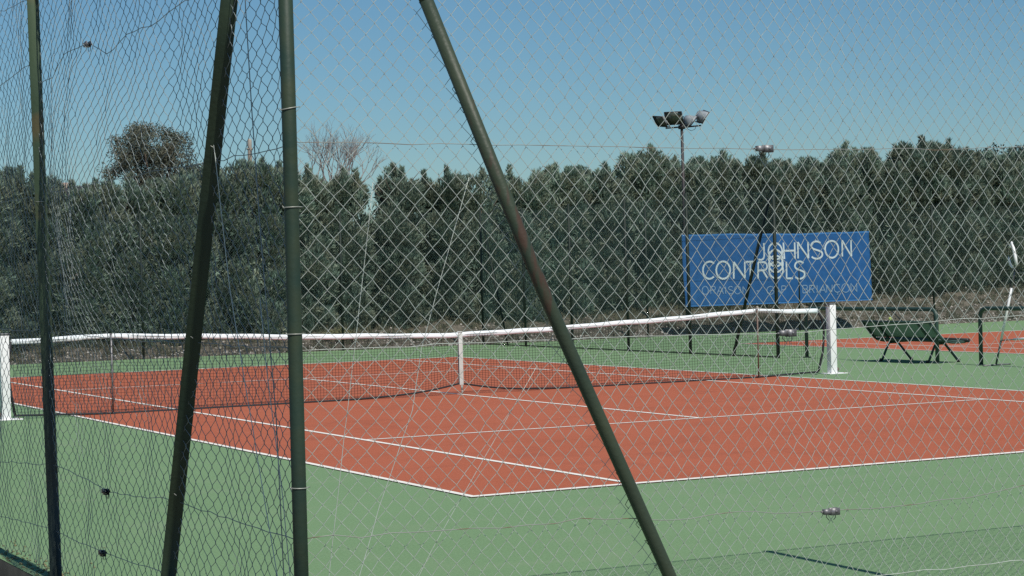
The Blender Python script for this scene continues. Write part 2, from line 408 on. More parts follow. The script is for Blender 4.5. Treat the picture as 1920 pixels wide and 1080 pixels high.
for k, (r, pts) in enumerate(((.0014, [(-8.91, 2.1), (-8.96, 1.75), (-9.07, 1.04), (-9.15, .5), (-9.22, .08)]),
                         (.0015, [(-8.47, 2.12), (-8.63, 1.65), (-8.71, 1.41), (-8.76, 1.15), (-8.92, .76), (-9.15, .1)]),
                         (.0012, [(-8.17, 1.31), (-8.42, .95), (-8.69, .56), (-8.95, .12)]))):
    wire([(x, YR + .052, z) for x, z in pts], r, fence, M['galv'], name='stay_wire', seed=10 + k, sag=.001)
# frayed wire ends twisted along the brace
for k in range(26):
    fr = MB()
    t = k/26; bx = -8.72 + t*1.2; bz = 2.95 - t*2.75
    e = np.array([bx - rng.uniform(.025, .05), YR - .01, bz - rng.uniform(-.02, .05)])
    q = np.array([e[0] + .02, YR - .005, e[2] - .02]); fr.tube([(bx, YR + .005, bz), e, q], .0016, 5)
    fr.build('lacing_wire', M['blacktens'], fence)

# ------------------------------------------------------------------ near hexagonal netting fence (left)
net2 = tag(empty('netting_fence', (XLF, -14.2, 0)), 'sagging hexagonal wire netting fence receding at the left on angle iron posts', 'fence')
def hexnet(y0, y1, z0, z1, W, H, tw, r, seed):
    w = W/2; n = int((y1 - y0)/w); K = int((z1 - z0)/(H/2))
    g = np.random.default_rng(seed)
    i = np.arange(n)[:, None]; k = np.arange(K)[None, :]
    right = ((i + k) % 2) == 1; node = i + right
    P = np.zeros((n, K, 2, 3)); R = np.zeros((n, K, 2))
    ju = g.normal(0, .003, (n + 2, K)); jz = g.normal(0, .003, (n + 2, K)); jx = g.normal(0, .0024, (n + 2, K))
    for e in (0, 1):
        y = y0 + node*w; z = z0 + k*H/2 + 0*y + (e - .5)*tw
        hold = np.ones_like(z)
        for hz in (.26, .62, 1.42, 2.25, 3.0):            # tension wires hold the netting flatter
            hold *= 1 - .55*np.exp(-((z - hz)/.09)**2)
        for hy in (-18.27, -17.0, -14.16):                # so do the posts
            hold *= 1 - .7*np.exp(-((y - hy)/.16)**2)
        bx = .0110*np.sin(y*5.1 + 1.3*np.sin(z*1.9) + .6) + .0075*np.sin(y*9.7 - z*2.2 + 1.1) + .010*np.sin(z*4.3 + y*2.2) + .0022*np.sin(y*17 + z*6)
        by = .016*np.sin(z*3.1 + y*1.7) + .010*np.sin(z*7.3 - y*3)
        lean = -.13*np.exp(-((z - 2.15)/.62)**2)*np.exp(-((y + 15.5)/.95)**2)   # belly where it has been leant on
        P[:, :, e, 0] = XLF + (bx*hold + lean) + jx[node, k] + np.where(right, .0011, -.0011)
        P[:, :, e, 1] = y + by*hold + ju[node, k] + np.where(right, .0009, -.0009)
        P[:, :, e, 2] = np.clip(z + jz[node, k] + .008*np.sin(y*6 + z*4), .004, None)
    return MB().mass(P.reshape(n, K*2, 3), r, 5, ref=(.8, .3, .5))
hexnet(-18.26, -3.2, .02, 3.55, .102, .084, .013, .0015, 4).build('hexagonal_netting', M['hexwire'], net2)
sel = MB()
for pts in ([(-17.80, 3.4), (-17.82, 2.86), (-17.86, 2.45), (-17.93, 1.9), (-18.06, 1.14), (-18.1, .49), (-18.12, .02)],):
    sel.tube([(XLF - .012, y, z) for y, z in pts], .0024, 6)
sel.build('selvedge_wire', M['hexwire'], net2, smooth=True)
def angle_iron(p0, p1, mname, name, thing, leg=.045, th=.005, yaw=0.0):
    p0, p1 = np.array(p0, float), np.array(p1, float)
    prof = np.array([(-leg*.8, 0), (0, 0), (leg*.85*math.sin(.30), -leg*.85*math.cos(.30)), (leg*.85*math.sin(.30) + th, -leg*.85*math.cos(.30) + .001), (th, th), (-leg*.8, th)])
    c, s = math.cos(yaw), math.sin(yaw); prof = prof @ np.array([[c, -s], [s, c]]).T
    mb = MB(); rings = []
    for t in np.linspace(0, 1, 6):
        q = p0 + (p1 - p0)*t
        rings.append(np.column_stack([q[0] + prof[:, 0], q[1] + prof[:, 1], np.full(len(prof), q[2])]))
    # loft around the profile and close both ends by hand (profile is not convex)
    k = len(prof); V = np.concatenate(rings); f = []
    for i in range(5):
        for j in range(k): f.append([i*k+j, i*k+(j+1) % k, (i+1)*k+(j+1) % k, (i+1)*k+j])
    for m0 in (0, 5*k): f += [[m0, m0+1, m0+4, m0+5], [m0+1, m0+2, m0+3, m0+4]]
    return mb.add(V, f).build(name, M[mname], thing)
angle_iron((XLF - .02, -6.4, -.12), (XLF - .02, -6.3, 3.5), 'angle', 'angle_post', net2, .052)
angle_iron((XLF - .02, -3.25, -.12), (XLF - .02, -3.2, 3.5), 'angle', 'angle_post', net2, .052)
angle_iron((XLF - .01, -14.262, -.12), (XLF - .01, -14.08, 3.5), 'angle', 'angle_post', net2, .052)
angle_iron((XLF - .02, -10.3, -.12), (XLF - .02, -10.2, 3.5), 'angle', 'angle_post', net2, .052)
angle_iron((XLF - .015, -16.37, -.02), (XLF - .015, -17.83, 3.36), 'anglebrace', 'angle_brace', net2, .055)
xw = XLF - .006
def lw(pts, seed, m='hexwire', r=.0019): return wire([(xw, y, z) for y, z in pts], r, net2, M[m], seed=seed, sag=.004)
lw([(-18.27, 3.36), (-16, 3.35), (-13.9, 3.41), (-12.7, 3.46), (-3.3, 3.4)], 20)
t5 = lw([(-18.27, 3.03), (-17.4, 2.98), (-16.976, 3.001), (-16.4, 2.96), (-16.0, 2.955), (-15.62, 2.90), (-15.27, 3.005), (-14.75, 3.0), (-14.45, 2.90), (-14.151, 2.89), (-13.9, 3.03), (-13.082, 2.976), (-3.3, 2.98)], 21)
tensioner((xw, -15.271, 2.995), net2, t5, (0, -1, 0), M['zinc'], .95)
lw([(-18.27, 2.25), (-17.2, 2.24), (-16.0, 2.25), (-14.15, 2.24), (-3.3, 2.25)], 22)
lw([(-18.27, 1.43), (-16, 1.42), (-14.15, 1.44), (-3.3, 1.42)], 23)
t2 = lw([(-18.27, .65), (-16.509, .663), (-15.9, .625), (-15.385, .606), (-14.6, .66), (-14.132, .653), (-12.775, .577), (-3.3, .6)], 24)
tensioner((xw, -15.385, .606), net2, t2, (0, -1, 0), M['blacktens'], .95)
t1 = lw([(-18.27, .3), (-16.475, .293), (-15.286, .268), (-14.153, .278), (-12.729, .22), (-3.3, .25)], 25)
tensioner((xw, -15.286, .268), net2, t1, (0, -1, 0), M['blacktens'], .95)
for k, pts in enumerate(([(-17.37, 2.33), (-17.39, 2.26), (-17.54, 1.68), (-17.75, 1.17), (-18.05, .48), (-18.2, .1)], [(-17.93, 1.63), (-17.98, 1.36), (-18.14, .82), (-18.22, .4)])):
    wire([(XLF - .022, y, z) for y, z in pts], .002, net2, M['galv'], name='stay_wire', seed=30 + k, sag=.001)
wire([(XLF - .014, -14.2, 2.2), (XLF - .05, -14.14, 2.2), (XLF - .03, -14.1, 2.24), (XLF + .0, -13.9, 2.26)], .0018, net2, M['tie'], name='wire_tie', seed=33, sag=0)
# short twists of wire tying the netting to the brace
for z in (.7, 1.45, 2.3):
    tw = MB(); y = -16.37 - z*.432
    tw.tube([(XLF - .03, y - .03, z), (XLF - .045, y + .02, z + .02), (XLF - .0, y + .05, z + .06)], .0018, 5)
    tw.build('brace_tie', M['tie'], net2)

# ------------------------------------------------------------------ far fences
bf = tag(empty('back_fence', (9.0, 17.9, 0)), 'dark green mesh fence along the back of the courts in front of the stony bank', 'fence')
chain_link(-9.0, 34.0, .03, 3.2, .06, .064, .0014, 3, 11, .006, .001, lambda U, D, Z: np.stack([U, 17.9 + D, Z], -1)).build('wire_mesh', M['farwire'], bf)
for x in (-3.3, -4.0, .6, 5.37, 9.0, 13.6, 18.2, 22.6, 27.1, 31.5):
    MB().tube([(x, 17.86, -.1), (x, 17.86, 3.25)], .028, 10).build('fence_post', M['farpost'], bf, smooth=True)
MB().tube([(5.37, 17.84, 3.1), (5.0, 17.84, 3.12), (-.4, 17.86, 3.2), (-9, 17.86, 3.22)], .004, 5).build('tension_wire', M['farpost'], bf)
MB().tube([(5.37, 17.84, 3.1), (9, 17.86, 3.15), (34, 17.86, 3.2)], .004, 5).build('tension_wire', M['farpost'], bf)
for z in (2.25, 1.45, .65):
    MB().tube([(-9, 17.87, z), (9, 17.87, z), (34, 17.87, z)], .002, 5).build('tension_wire', M['farpost'], bf)
sf = tag(empty('side_fence', (9.0, 5.3, 0)), 'dark green mesh fence between the two courts, ending in a braced post', 'fence')
chain_link(5.32, 17.85, .03, 3.15, .06, .064, .0014, 3, 12, .006, .001, lambda U, D, Z: np.stack([9.0 + D, U, Z], -1)).build('wire_mesh', M['farwire'], sf)
for y in (5.3, 8.38, 10.85, 13.33, 15.6):
    MB().tube([(9.0, y, -.05), (8.98, y, 3.2)], .033 if y < 9 else .028, 12).build('fence_post', M['farpost'], sf, smooth=True)
MB().tube([(8.98, 5.45, 2.95), (8.95, 6.75, 0)], .030, 12).build('brace', M['farpost'], sf, smooth=True)
MB().tube([(9.0, 17.7, 2.9), (8.98, 16.5, 0)], .022, 10).build('brace', M['farpost'], sf, smooth=True)
for z in (3.15, 2.25, 1.45, .65):
    MB().tube([(9.0, 5.3, z), (9.0, 17.8, z)], .003, 5).build('tension_wire', M['farpost'], sf)
MB().tube([(8.985, 5.3, .02), (8.985, 17.8, .02)], .012, 5).build('base_shadow_line', M['farpost'], sf)  # dark strip standing in for the fence's own shadow along its base

# ------------------------------------------------------------------ tennis net, its posts and sticks
def net_top(x):
    a = abs(x)
    if a <= 5.03: return .885 + (1.06 - .885)*(a/5.03)**1.35
    return 1.06 - .03*math.sin((a - 5.03)/1.25*PI/2)
def net_bot(x): return .012 + .15*math.exp(-(abs(x)/.62)**1.2) + .03*max(0, (abs(x) - 5.0))
tn = tag(empty('tennis_net', (0, 0, 0)), 'black tennis net with white headband and centre strap stretched across the red court', 'tennis net')
xs = np.arange(-6.30, 6.19, .045)
tp = np.array([net_top(x) for x in xs]) - .03; bt = np.array([net_bot(x) for x in xs])
def edge_in(x, z):   # side cords bow inwards
    return x
def bowy(x, t): return .012*np.sin(x*2.3)*np.sin(t*PI) + .008*np.sin(x*5.1 + t*3)
mb = MB()
T = np.linspace(0, 1, 9)
P = np.zeros((len(xs), 9, 3)); P[:, :, 0] = xs[:, None] + np.where(np.abs(xs) > 6.0, np.sign(xs)*.055, 0)[:, None]*np.sin(T*PI)[None]
P[:, :, 1] = bowy(xs[:, None], T[None]); P[:, :, 2] = bt[:, None] + (tp - bt)[:, None]*T[None]
mb.mass(P, .0023, 4)
rows = np.linspace(0, 1, 24)
xx = xs[::3]; tpp, btt = tp[::3], bt[::3]
P = np.zeros((24, len(xx), 3)); P[:, :, 0] = xx[None]; P[:, :, 1] = bowy(xx[None], rows[:, None]); P[:, :, 2] = btt[None] + (tpp - btt)[None]*rows[:, None]
mb.mass(P, .0023, 4)
mb.build('net_mesh', M['cord'], tn)
# headband: folded tape
hx = np.linspace(-6.33, 6.17, 90); g = np.random.default_rng(5); rings = []
for x in hx:
    z = net_top(x) + .004*math.sin(x*3.1) + .003*math.sin(x*7.7); h = .071 + .003*math.sin(x*2.2)
    if abs(abs(x) - 5.2) < .28: h *= .82
    yo = .004*math.sin(x*4)
    rings.append(np.array([(x, -.0062 + yo, z - h), (x, -.0066 + yo, z - h*.55), (x, -.0055 + yo, z - h*.48), (x, -.0060 + yo, z - .004), (x, yo, z), (x, .006 + yo, z - .004), (x, .008 + yo, z - h*.5), (x, .007 + yo, z - h)]))
hb = MB().loft(rings).build('headband', M['tape'], tn, smooth=True)
st = MB().tube([(x, -.0062, net_top(x) - .036) for x in np.linspace(-6.3, 6.1, 60)], .0025, 5)
sub(st, 'stitching', M['strap'], hb, tn)
bb = MB(); r_ = []
for x in np.linspace(-6.31, 6.15, 120): r_.append([(x, bowy(x, 0), net_bot(x))])
P = np.array(r_).transpose(1, 0, 2); bb.mass(P, .013, 8); bb.build('bottom_band', M['blackband'], tn)
for s, pts in ((1, [(6.17, 1.0), (6.25, .86), (6.285, .74), (6.27, .5), (6.25, .34), (6.20, .18), (6.16, .05)]), (-1, [(-6.33, 1.0), (-6.36, .8), (-6.372, .6), (-6.34, .3), (-6.30, .06)])):
    MB().tube([(x, .004, z) for x, z in pts], .018, 8).build('side_band', M['blackband'], tn, smooth=True)
sp = MB(); sp.box((0.012, -.021, .52), (.062, .004, .76)); sp.box((0.012, .021, .52), (.062, .004, .76)); sp.box((.012, 0, .888), (.066, .046, .012))
spo = sp.build('centre_strap', M['strap'], tn, bevel=.002)
bk = MB().box((.016, -.02, .10), (.03, .012, .07)).tube([(.016, -.02, .07), (.016, -.02, .0)], .009, 8)
sub(bk, 'strap_buckle', M['rustwire'], spo, tn)
for s in (-1, 1):
    MB().tube([(s*6.16 if s > 0 else -6.32, 0, 1.015), (s*6.36, 0, 1.03)], .004, 6).build('net_cable', M['blackband'], tn)
for s, lab in ((-1, 'white square net post cut by the left edge of the photo'), (1, 'white square net post standing beneath the blue banner')):
    x = s*6.42
    p = tag(empty('net_post', (x, 0, 0)), lab, 'net post', 'white square posts that hold the tennis net')
    MB().box((x, 0, .545), (.115, .115, 1.07)).build('post_shaft', M['white'], p, bevel=.006)
    MB().box((x, 0, 1.10), (.135, .125, .018)).box((x - s*.045, 0, 1.075), (.05, .11, .03)).build('post_cap', M['zinc'], p, bevel=.003)
    bp = MB().box((x + .02, -.02, .009), (.34, .26, .014)).build('base_plate', M['white'], p, bevel=.003)
    for dx, dy in ((-.11, -.11), (.15, -.11), (-.11, .08), (.15, .08)):
        sub(MB().tube([(x + dx, dy, .014), (x + dx, dy, .03)], .011, 6), 'bolt', M['rustwire'], bp, p)
    MB().tube([(x + s*.06, -.01, .07), (x + s*.10, -.01, .07)], .028, 12).build('winder', M['tan'], p, smooth=True)
    MB().tube([(x + .008, -.0585, 1.0), (x + .008, -.054, 1.0)], .007, 10).build('bolt_hole', M['dark'], p)
for s, lab in ((-1, 'thin grey singles stick propping the net between the left post and the leaning brace'), (1, 'thin brown singles stick propping the net near the right net post')):
    x = s*5.03
    k = tag(empty('singles_stick', (x, -.03, 0)), lab, 'singles stick', 'sticks that prop up the tennis net')
    MB().tube([(x, -.03, .02), (x, -.03, 1.05)], .0125, 10).build('stick', M['tan'] if s > 0 else M['zinc'], k, smooth=True)
    MB().tube([(x, -.03, .008), (x, -.03, .02)], .035, 12).build('foot', M['dark'], k)
    MB().box((x, -.012, 1.052), (.03, .05, .012)).build('hook', M['zinc'], k)

# ------------------------------------------------------------------ banner
BY = 17.82
def bwave(x, z):
    return .018*np.sin(x*2.1 + z*.7) + .012*np.sin(x*4.7 - z*2.0) + .006*np.sin(x*9 + z*5) + .01*np.sin(z*3.3 + x)
ban = tag(empty('banner', (17.5, BY, .73)), 'blue advertising banner with pale lettering hung on the back fence above the net', 'banner')
bx = np.linspace(14.645, 20.47, 90); bz = np.linspace(.73, 2.56, 30)
BX, BZ = np.meshgrid(bx, bz); 
BZ = BZ + .012*np.sin(BX*1.3)*((BZ - .73)/1.83) - .01*np.sin((BX - 14.6)*PI/1.45)**2*((BZ - .73)/1.83)
BXs = BX + .02*(2.56 - BZ)
W_ = bwave(BX, BZ)
V = np.concatenate([np.stack([BXs, BY + W_, BZ], -1).reshape(-1, 3), np.stack([BXs, BY + .003 + W_, BZ], -1).reshape(-1, 3)])
ny, nx = BX.shape; I = np.arange(nx*ny).reshape(ny, nx)
q = np.stack([I[:-1,:-1], I[:-1,1:], I[1:,1:], I[1:,:-1]], -1).reshape(-1, 4)
edge = np.concatenate([I[0, :], I[1:, -1], I[-1, -2::-1], I[-2:0:-1, 0]]); en = np.roll(edge, -1)
rim = np.stack([edge, edge + nx*ny, en + nx*ny, en], -1)
MB().add(V, np.concatenate([q, q[:, ::-1] + nx*ny, rim])).build('vinyl_sheet', M['banner'], ban, smooth=True)
# letters as flat ribbons that follow the sheet
def arc(cx, cz, rx, rz, a0, a1, n=22):
    t = np.radians(np.linspace(a0, a1, n)); return [(cx + rx*math.cos(a), cz + rz*math.sin(a)) for a in t]
def glyph(ch, x0, x1, zt, zb):
    cx, cz, rx, rz, h = (x0+x1)/2, (zt+zb)/2, (x1-x0)/2, (zt-zb)/2, zt-zb
    if ch == 'J': return [[(x1, zt), (x1, zb + rx*.95)] + arc(x1 - rx*.95, zb + rx*.95, rx*.95, rx*.95, 0, -125, 12)]
    if ch == 'O': return [arc(cx, cz, rx, rz, 0, 360, 40)]
    if ch == 'H': return [[(x0, zt), (x0, zb)], [(x1, zt), (x1, zb)], [(x0, cz), (x1, cz)]]
    if ch == 'N': return [[(x0, zb), (x0, zt)], [(x0, zt), (x1, zb)], [(x1, zb), (x1, zt)]]
    if ch == 'I': return [[(cx, zt), (cx, zb)]]
    if ch == 'L': return [[(x0, zt), (x0, zb)], [(x0, zb), (x1, zb)]]
    if ch == 'T': return [[(x0, zt), (x1, zt)], [(cx, zt), (cx, zb)]]
    if ch == '-': return [[(x0, cz), (x1, cz)]]
    if ch == 'A': return [[(x0, zb), (cx, zt)], [(cx, zt), (x1, zb)], [(x0 + rx*.42, zb + h*.36), (x1 - rx*.42, zb + h*.36)]]
    if ch == 'C': return [arc(cx + rx*.12, cz, rx*1.1, rz, 48, 312, 30)]
    if ch == 'G': return [arc(cx, cz, rx, rz, 45, 350, 30), [(x1, cz - .03*h), (cx, cz - .03*h)]]
    if ch == 'S':
        return [arc(cx, zt - h*.25, rx*.92, h*.25, 35, 200, 14) + [(cx - rx*.55, cz + h*.07), (cx + rx*.5, cz - h*.05)] + arc(cx, zb + h*.26, rx, h*.26, 30, -150, 16)]
    if ch in 'PR' or ch == 'B':
        rr = h*.25 if ch != 'P' else h*.26
        out = [[(x0, zb), (x0, zt)], [(x0, zt), (x1 - rr, zt)] + arc(x1 - rr, zt - rr, rr, rr, 90, -90, 12) + [(x1 - rr, zt - 2*rr), (x0, zt - 2*rr)]]
        if ch == 'R': out.append([(cx, zt - 2*rr), (x1, zb)])
        if ch == 'B': out.append([(x0, zt - 2*rr), (x1 - rr, zt - 2*rr)] + arc(x1 - rr, zb + (h - 2*rr)/2, rr*1.1, (h - 2*rr)/2, 90, -90, 12) + [(x0, zb)])
        return out
def ribbons(mb, strokes, w, off=.006):
    for s in strokes:
        s = np.array(s, float)
        d = np.linalg.norm(np.diff(s, axis=0), axis=1); keep = np.concatenate([[True], d > 1e-5]); s = s[keep]
        out = [s[0]]
        for a, b in zip(s[:-1], s[1:]):
            k = max(1, int(np.linalg.norm(b - a)/.05))
            for t in range(1, k + 1): out.append(a + (b - a)*t/k)
        s = np.array(out); T = np.gradient(s, axis=0); T /= np.linalg.norm(T, axis=1)[:, None]
        n = np.stack([-T[:, 1], T[:, 0]], -1)*w/2
        A, B = s + n, s - n; o = off + .0004*(mb.n % 7)
        V = np.concatenate([np.stack([Q[:, 0], BY - o + bwave(Q[:, 0], Q[:, 1]), Q[:, 1]], -1) for Q in (A, B)])
        m = len(s); i = np.arange(m - 1)
        mb.add(V, np.stack([i, i + m, i + m + 1, i + 1], -1))
lt = MB()
for ch, x0, x1, zt, zb in (('J', 16.86, 17.11, 2.31, 1.875), ('H', 17.73, 18.07, 2.31, 1.883), ('N', 18.17, 18.51, 2.315, 1.888), ('S', 18.59, 18.93, 2.325, 1.87), ('O', 19.02, 19.44, 2.33, 1.885), ('N', 19.565, 19.875, 2.338, 1.91),
                           ('C', 15.25, 15.61, 1.865, 1.425), ('O', 15.65, 16.06, 1.86, 1.415), ('N', 16.16, 16.485, 1.84, 1.41), ('T', 16.53, 16.79, 1.835, 1.405), ('R', 16.905, 17.19, 1.815, 1.395), ('L', 17.785, 17.99, 1.81, 1.375), ('S', 18.055, 18.375, 1.81, 1.355)):
    ribbons(lt, glyph(ch, x0, x1, zt, zb), .048)
for k, zt in enumerate((2.305, 2.125, 1.975, 1.815)):      # the two linked O's drawn as one stack of rings
    ribbons(lt, [arc(17.46, zt - .215, .215, .215, 0, 360, 40)], .046, .006 + .0012*k)
ribbons(lt, [[(17.265, 2.09), (17.265, 1.60)], [(17.655, 2.09), (17.655, 1.60)]], .04, .0115)
lt.build('lettering', M['letters'], ban)
for word in ((('O', 15.21, 15.40, 1.234, 1.03), ('R', 15.473, 15.62, 1.227, 1.036), ('A', 15.666, 15.843, 1.222, 1.031), ('I', 15.891, 15.923, 1.218, 1.026), ('S', 15.988, 16.134, 1.214, 1.022), ('O', 16.166, 16.361, 1.208, 1.016), ('N', 16.426, 16.589, 1.202, 1.009)),
             (('-', 16.851, 16.95, 1.081, 1.067),), (('G', 17.164, 17.378, 1.181, .974), ('A', 17.395, 17.577, 1.176, .982), ('P', 17.627, 17.765, 1.184, .99)),
             (('B', 18.313, 18.45, 1.18, .984), ('R', 18.515, 18.65, 1.174, .978), ('I', 18.718, 18.752, 1.17, .974), ('A', 18.82, 19.007, 1.166, .969), ('N', 19.041, 19.211, 1.174, .978), ('C', 19.279, 19.468, 1.182, .971), ('O', 19.519, 19.765, 1.189, .963), ('N', 19.812, 19.99, 1.196, .97))):
    lt = MB()
    for ch, x0, x1, zt, zb in word: ribbons(lt, glyph(ch, x0, x1, zt, zb), .026)
    if len(word) == 8: ribbons(lt, [[(19.40, .975), (19.385, .945), (19.41, .925), (19.37, .91)]], .02)
    lt.build('dash' if len(word) == 1 else 'place_name', M['smallletters'], ban)
for z0, z1 in ((2.515, 2.56), (.73, .765)):
    hm = MB()
    for a, b in zip(bx[:-1], bx[1:]):
        for (zz0, zz1) in ((z0, z1),):
            pts = []
            for xx_, zz_ in ((a, zz0), (b, zz0), (b, zz1), (a, zz1)):
                t = (zz_ - .73)/1.83; dz = .012*math.sin(xx_*1.3)*t - .01*math.sin((xx_ - 14.6)*PI/1.45)**2*t
                pts.append((xx_ + .02*(2.56 - zz_), BY - .004 + float(bwave(xx_, zz_)), zz_ + dz))
            hm.add(pts, [[0, 1, 2, 3]])
    hm.build('hem', M['hem'], ban)
for x in np.linspace(14.7, 20.4, 9):
    for z in (2.535, .75): MB().tube([(x, BY - .012 + float(bwave(x, z)), z), (x, BY + .06, z + .05)], .006, 5).build('eyelet_tie', M['tape'], ban)

# ------------------------------------------------------------------ tube barriers, bench, hoop stand
def barrier(pts, lab):
    b = tag(empty('tube_barrier', (9.4, pts[0][0], 0)), lab, 'barrier', 'low tube barriers between the courts')
    P = [np.array((9.4, y, z)) for y, z in pts]; out = [P[0]]
    for i in range(1, len(P) - 1):
        a, c, d = P[i-1], P[i], P[i+1]
        u = (a - c)/np.linalg.norm(a - c); v = (d - c)/np.linalg.norm(d - c); r = .17
        for t in np.linspace(0, 1, 8): out.append((c + u*r)*(1 - t)**2 + 2*c*t*(1 - t) + (c + v*r)*t*t)
    out.append(P[-1])
    MB().tube(out, .034, 14).build('bent_tube', M['bench'], b, smooth=True)
    for y in {pts[0][0], pts[-1][0]}:
        MB().tube([(9.4, y, 0), (9.4, y, .012)], .075, 14).build('foot_plate', M['bench'], b)
    return b
barrier([(4.95, 0), (4.95, .91), (1.16, .91), (1.16, 0)], 'green tube barrier with a rounded corner between the white net post and the bench')
barrier([(.04, 0), (.04, .93), (-3.4, .93), (-3.4, 0)], 'green tube barrier with a rounded corner running out of the right edge of the photo')

bn = tag(empty('bench', (9.5, 1.9, 0)), 'green metal bench with a tilted back seen from behind, by the tube barriers', 'bench')
y0, y1 = .97, 2.85
def prof(t):   # side profile from top of the back down to the front of the seat
    pts = np.array([(9.13, .70), (9.22, .60), (9.32, .48), (9.42, .40), (9.56, .365), (9.72, .36), (9.86, .365)])
    s = np.linspace(0, 1, len(pts)); return np.array([np.interp(t, s, pts[:, 0]), np.interp(t, s, pts[:, 1])]).T
pt = prof(np.linspace(.0, .5, 8)); V = []; f = []
def panel(pt, ya, yb, th=.012):
    k = len(pt); V = []
    for y in (ya, yb):
        for d in (0, th): V += [(x, y, z + d) for x, z in pt]
    V = np.array(V); A = np.arange(k)
    f = []
    for i in range(k - 1):
        f += [[i, i+1, 2*k+i+1, 2*k+i], [k+i, 3*k+i, 3*k+i+1, k+i+1], [i, k+i, k+i+1, i+1], [2*k+i, 2*k+i+1, 3*k+i+1, 3*k+i]]
    f += [[0, 2*k, 3*k, k], [k-1, 2*k-1, 4*k-1, 3*k-1]]
    return MB().add(V, f)
panel(prof(np.linspace(.03, .46, 8)), y0, y1).build('back_panel', M['benchpanel'], bn)
panel(prof(np.linspace(.5, .98, 6)), y0, y1).build('seat', M['bench'], bn)
MB().tube([(9.13, y0 - .02, .70), (9.13, y1 + .02, .70)], .022, 10).build('top_rail', M['bench'], bn, smooth=True)
MB().tube([(9.43, y0, .385), (9.43, y1, .385)], .03, 10).build('middle_rail', M['bench'], bn, smooth=True)
MB().tube([(9.86, y0 - .06, .375), (9.86, y1 + .03, .375)], .036, 12).build('front_rail', M['dark'], bn, smooth=True)
for y in (.98, 1.32, 2.46, 2.84):
    p = prof(np.linspace(0, 1, 14))
    MB().tube([(x - .012, y, z - .018) for x, z in p], .019, 8).build('rib', M['bench'], bn, smooth=True)
for y in (1.30, 2.58):
    MB().tube([(9.34, y + .05, 0), (9.37, y + .04, .05), (9.46, y, .29), (9.50, y, .325), (9.66, y, .325), (9.70, y, .29), (9.90, y - .04, .04), (9.92, y - .05, 0)], .021, 8).build('leg_frame', M['bench'], bn, smooth=True)
    for x, yy in ((9.34, y + .05), (9.92, y - .05)):
        MB().tube([(x, yy, 0), (x, yy, .05)], .028, 8).build('rubber_foot', M['dark'], bn)
bl = MB(); k = 10
bc = np.array([9.12, 2.05, .752])
rg = [bc + .032*np.column_stack([np.cos(np.linspace(0, 2*PI, 12, endpoint=False))*math.cos(a), np.sin(np.linspace(0, 2*PI, 12, endpoint=False))*math.cos(a), np.full(12, math.sin(a))]) for a in np.linspace(-1.5, 1.5, 9)]
bl.loft(rg); tag(bl.build('tennis_ball', M['ball'], smooth=True, loc=tuple(bc)), 'tiny yellow green tennis ball on the top rail of the bench back', 'tennis ball')

hs = tag(empty('hoop_stand', (9.5, -.22, 0)), 'leaning white pole with a thin hoop at its top, beside the rightmost tube barrier', 'hoop stand')
MB().tube([(9.5, -.20, 0), (9.52, -.32, .41)], .016, 8).build('lower_pole', M['bench'], hs, smooth=True)
MB().tube([(9.52, -.32, .41), (9.55, -.573, 1.255)], .021, 10).build('white_pole', M['white'], hs, smooth=True)
MB().tube([(9.55, -.573, 1.255), (9.55, -.66, 1.55)], .014, 8).build('upper_pole', M['zinc'], hs, smooth=True)
MB().tube([(9.52, -.32, .41), (9.54, -.6, .43)], .010, 8).build('stay_bar', M['zinc'], hs, smooth=True)
MB().tube([(9.8, -.2, .012), (9.5, -.2, .012), (9.2, -.25, .012)], .012, 8).build('foot_bar', M['zinc'], hs, smooth=True)
MB().tube([(9.54, -.6, .43), (9.55, -1.05, .46)], .018, 8).build('cross_bar', M['white'], hs, smooth=True)
an = np.linspace(0, 2*PI, 40)
hoop = MB().tube([(9.55, -.80 + .29*math.cos(a), 1.78 + .29*math.sin(a)) for a in an], .006, 6).build('hoop', M['tie'], hs, smooth=True)
sub(MB().tube([(9.54, -.80 + .275*math.cos(a), 1.78 + .275*math.sin(a)) for a in np.radians(np.linspace(28, 50, 6))], .020, 8), 'white_tape', M['white'], hoop, hs, smooth=True)
t = MB()
sub(MB().tube([(9.54, -.80 + .275*math.cos(a), 1.78 + .275*math.sin(a)) for a in np.radians(np.linspace(-48, -5, 8))], [.006, .016, .02, .02, .02, .02, .016, .006], 8), 'white_tape', M['white'], hoop, hs, smooth=True)
t.tube([(9.53, -.62, 1.98), (9.53, -.66, 1.9), (9.53, -.70, 1.75), (9.53, -.725, 1.62)], [.012, .024, .028, .024], 10)
sub(t, 'white_tape', M['white'], hoop, hs, smooth=True)
MB().tube([(9.55, -.66, 1.55), (9.55, -.68, 1.52)], .02, 8).build('clamp', M['dark'], hs)

# ------------------------------------------------------------------ floodlight mast
ms = tag(empty('floodlight_mast', (15.26, 18.7, 0)), 'thin mast carrying four grey floodlights above the hedge', 'light mast')
MB().tube([(15.29, 18.7, .1), (15.27, 18.7, 3), (15.26, 18.7, 5.33)], [.05, .045, .036], 12).build('pole', M['mast'], ms, smooth=True)
br = MB()
rv, fv = np.array([.894, -.448, 0]), np.array([.448, .894, 0]); up = np.array([0, 0, 1.])
mc = np.array([15.26, 18.7, 5.36])
br.tube([mc - rv*.42 - up*.02 - fv*.05, mc - rv*.1, mc + rv*.12, mc + rv*.5 + up*.03], .020, 8)
br.tube([mc - fv*.15, mc + fv*.2], .024, 8); br.box(mc, (.13, .13, .10))
br.build('bracket', M['mast'], ms)
MB().tube([mc + rv*.12 + up*.02, mc + rv*.16 - up*.06, mc + rv*.25 - up*.10, mc + rv*.34 - up*.06, mc + rv*.38 + up*.04], .007, 6).build('cable', M['dark'], ms, smooth=True)
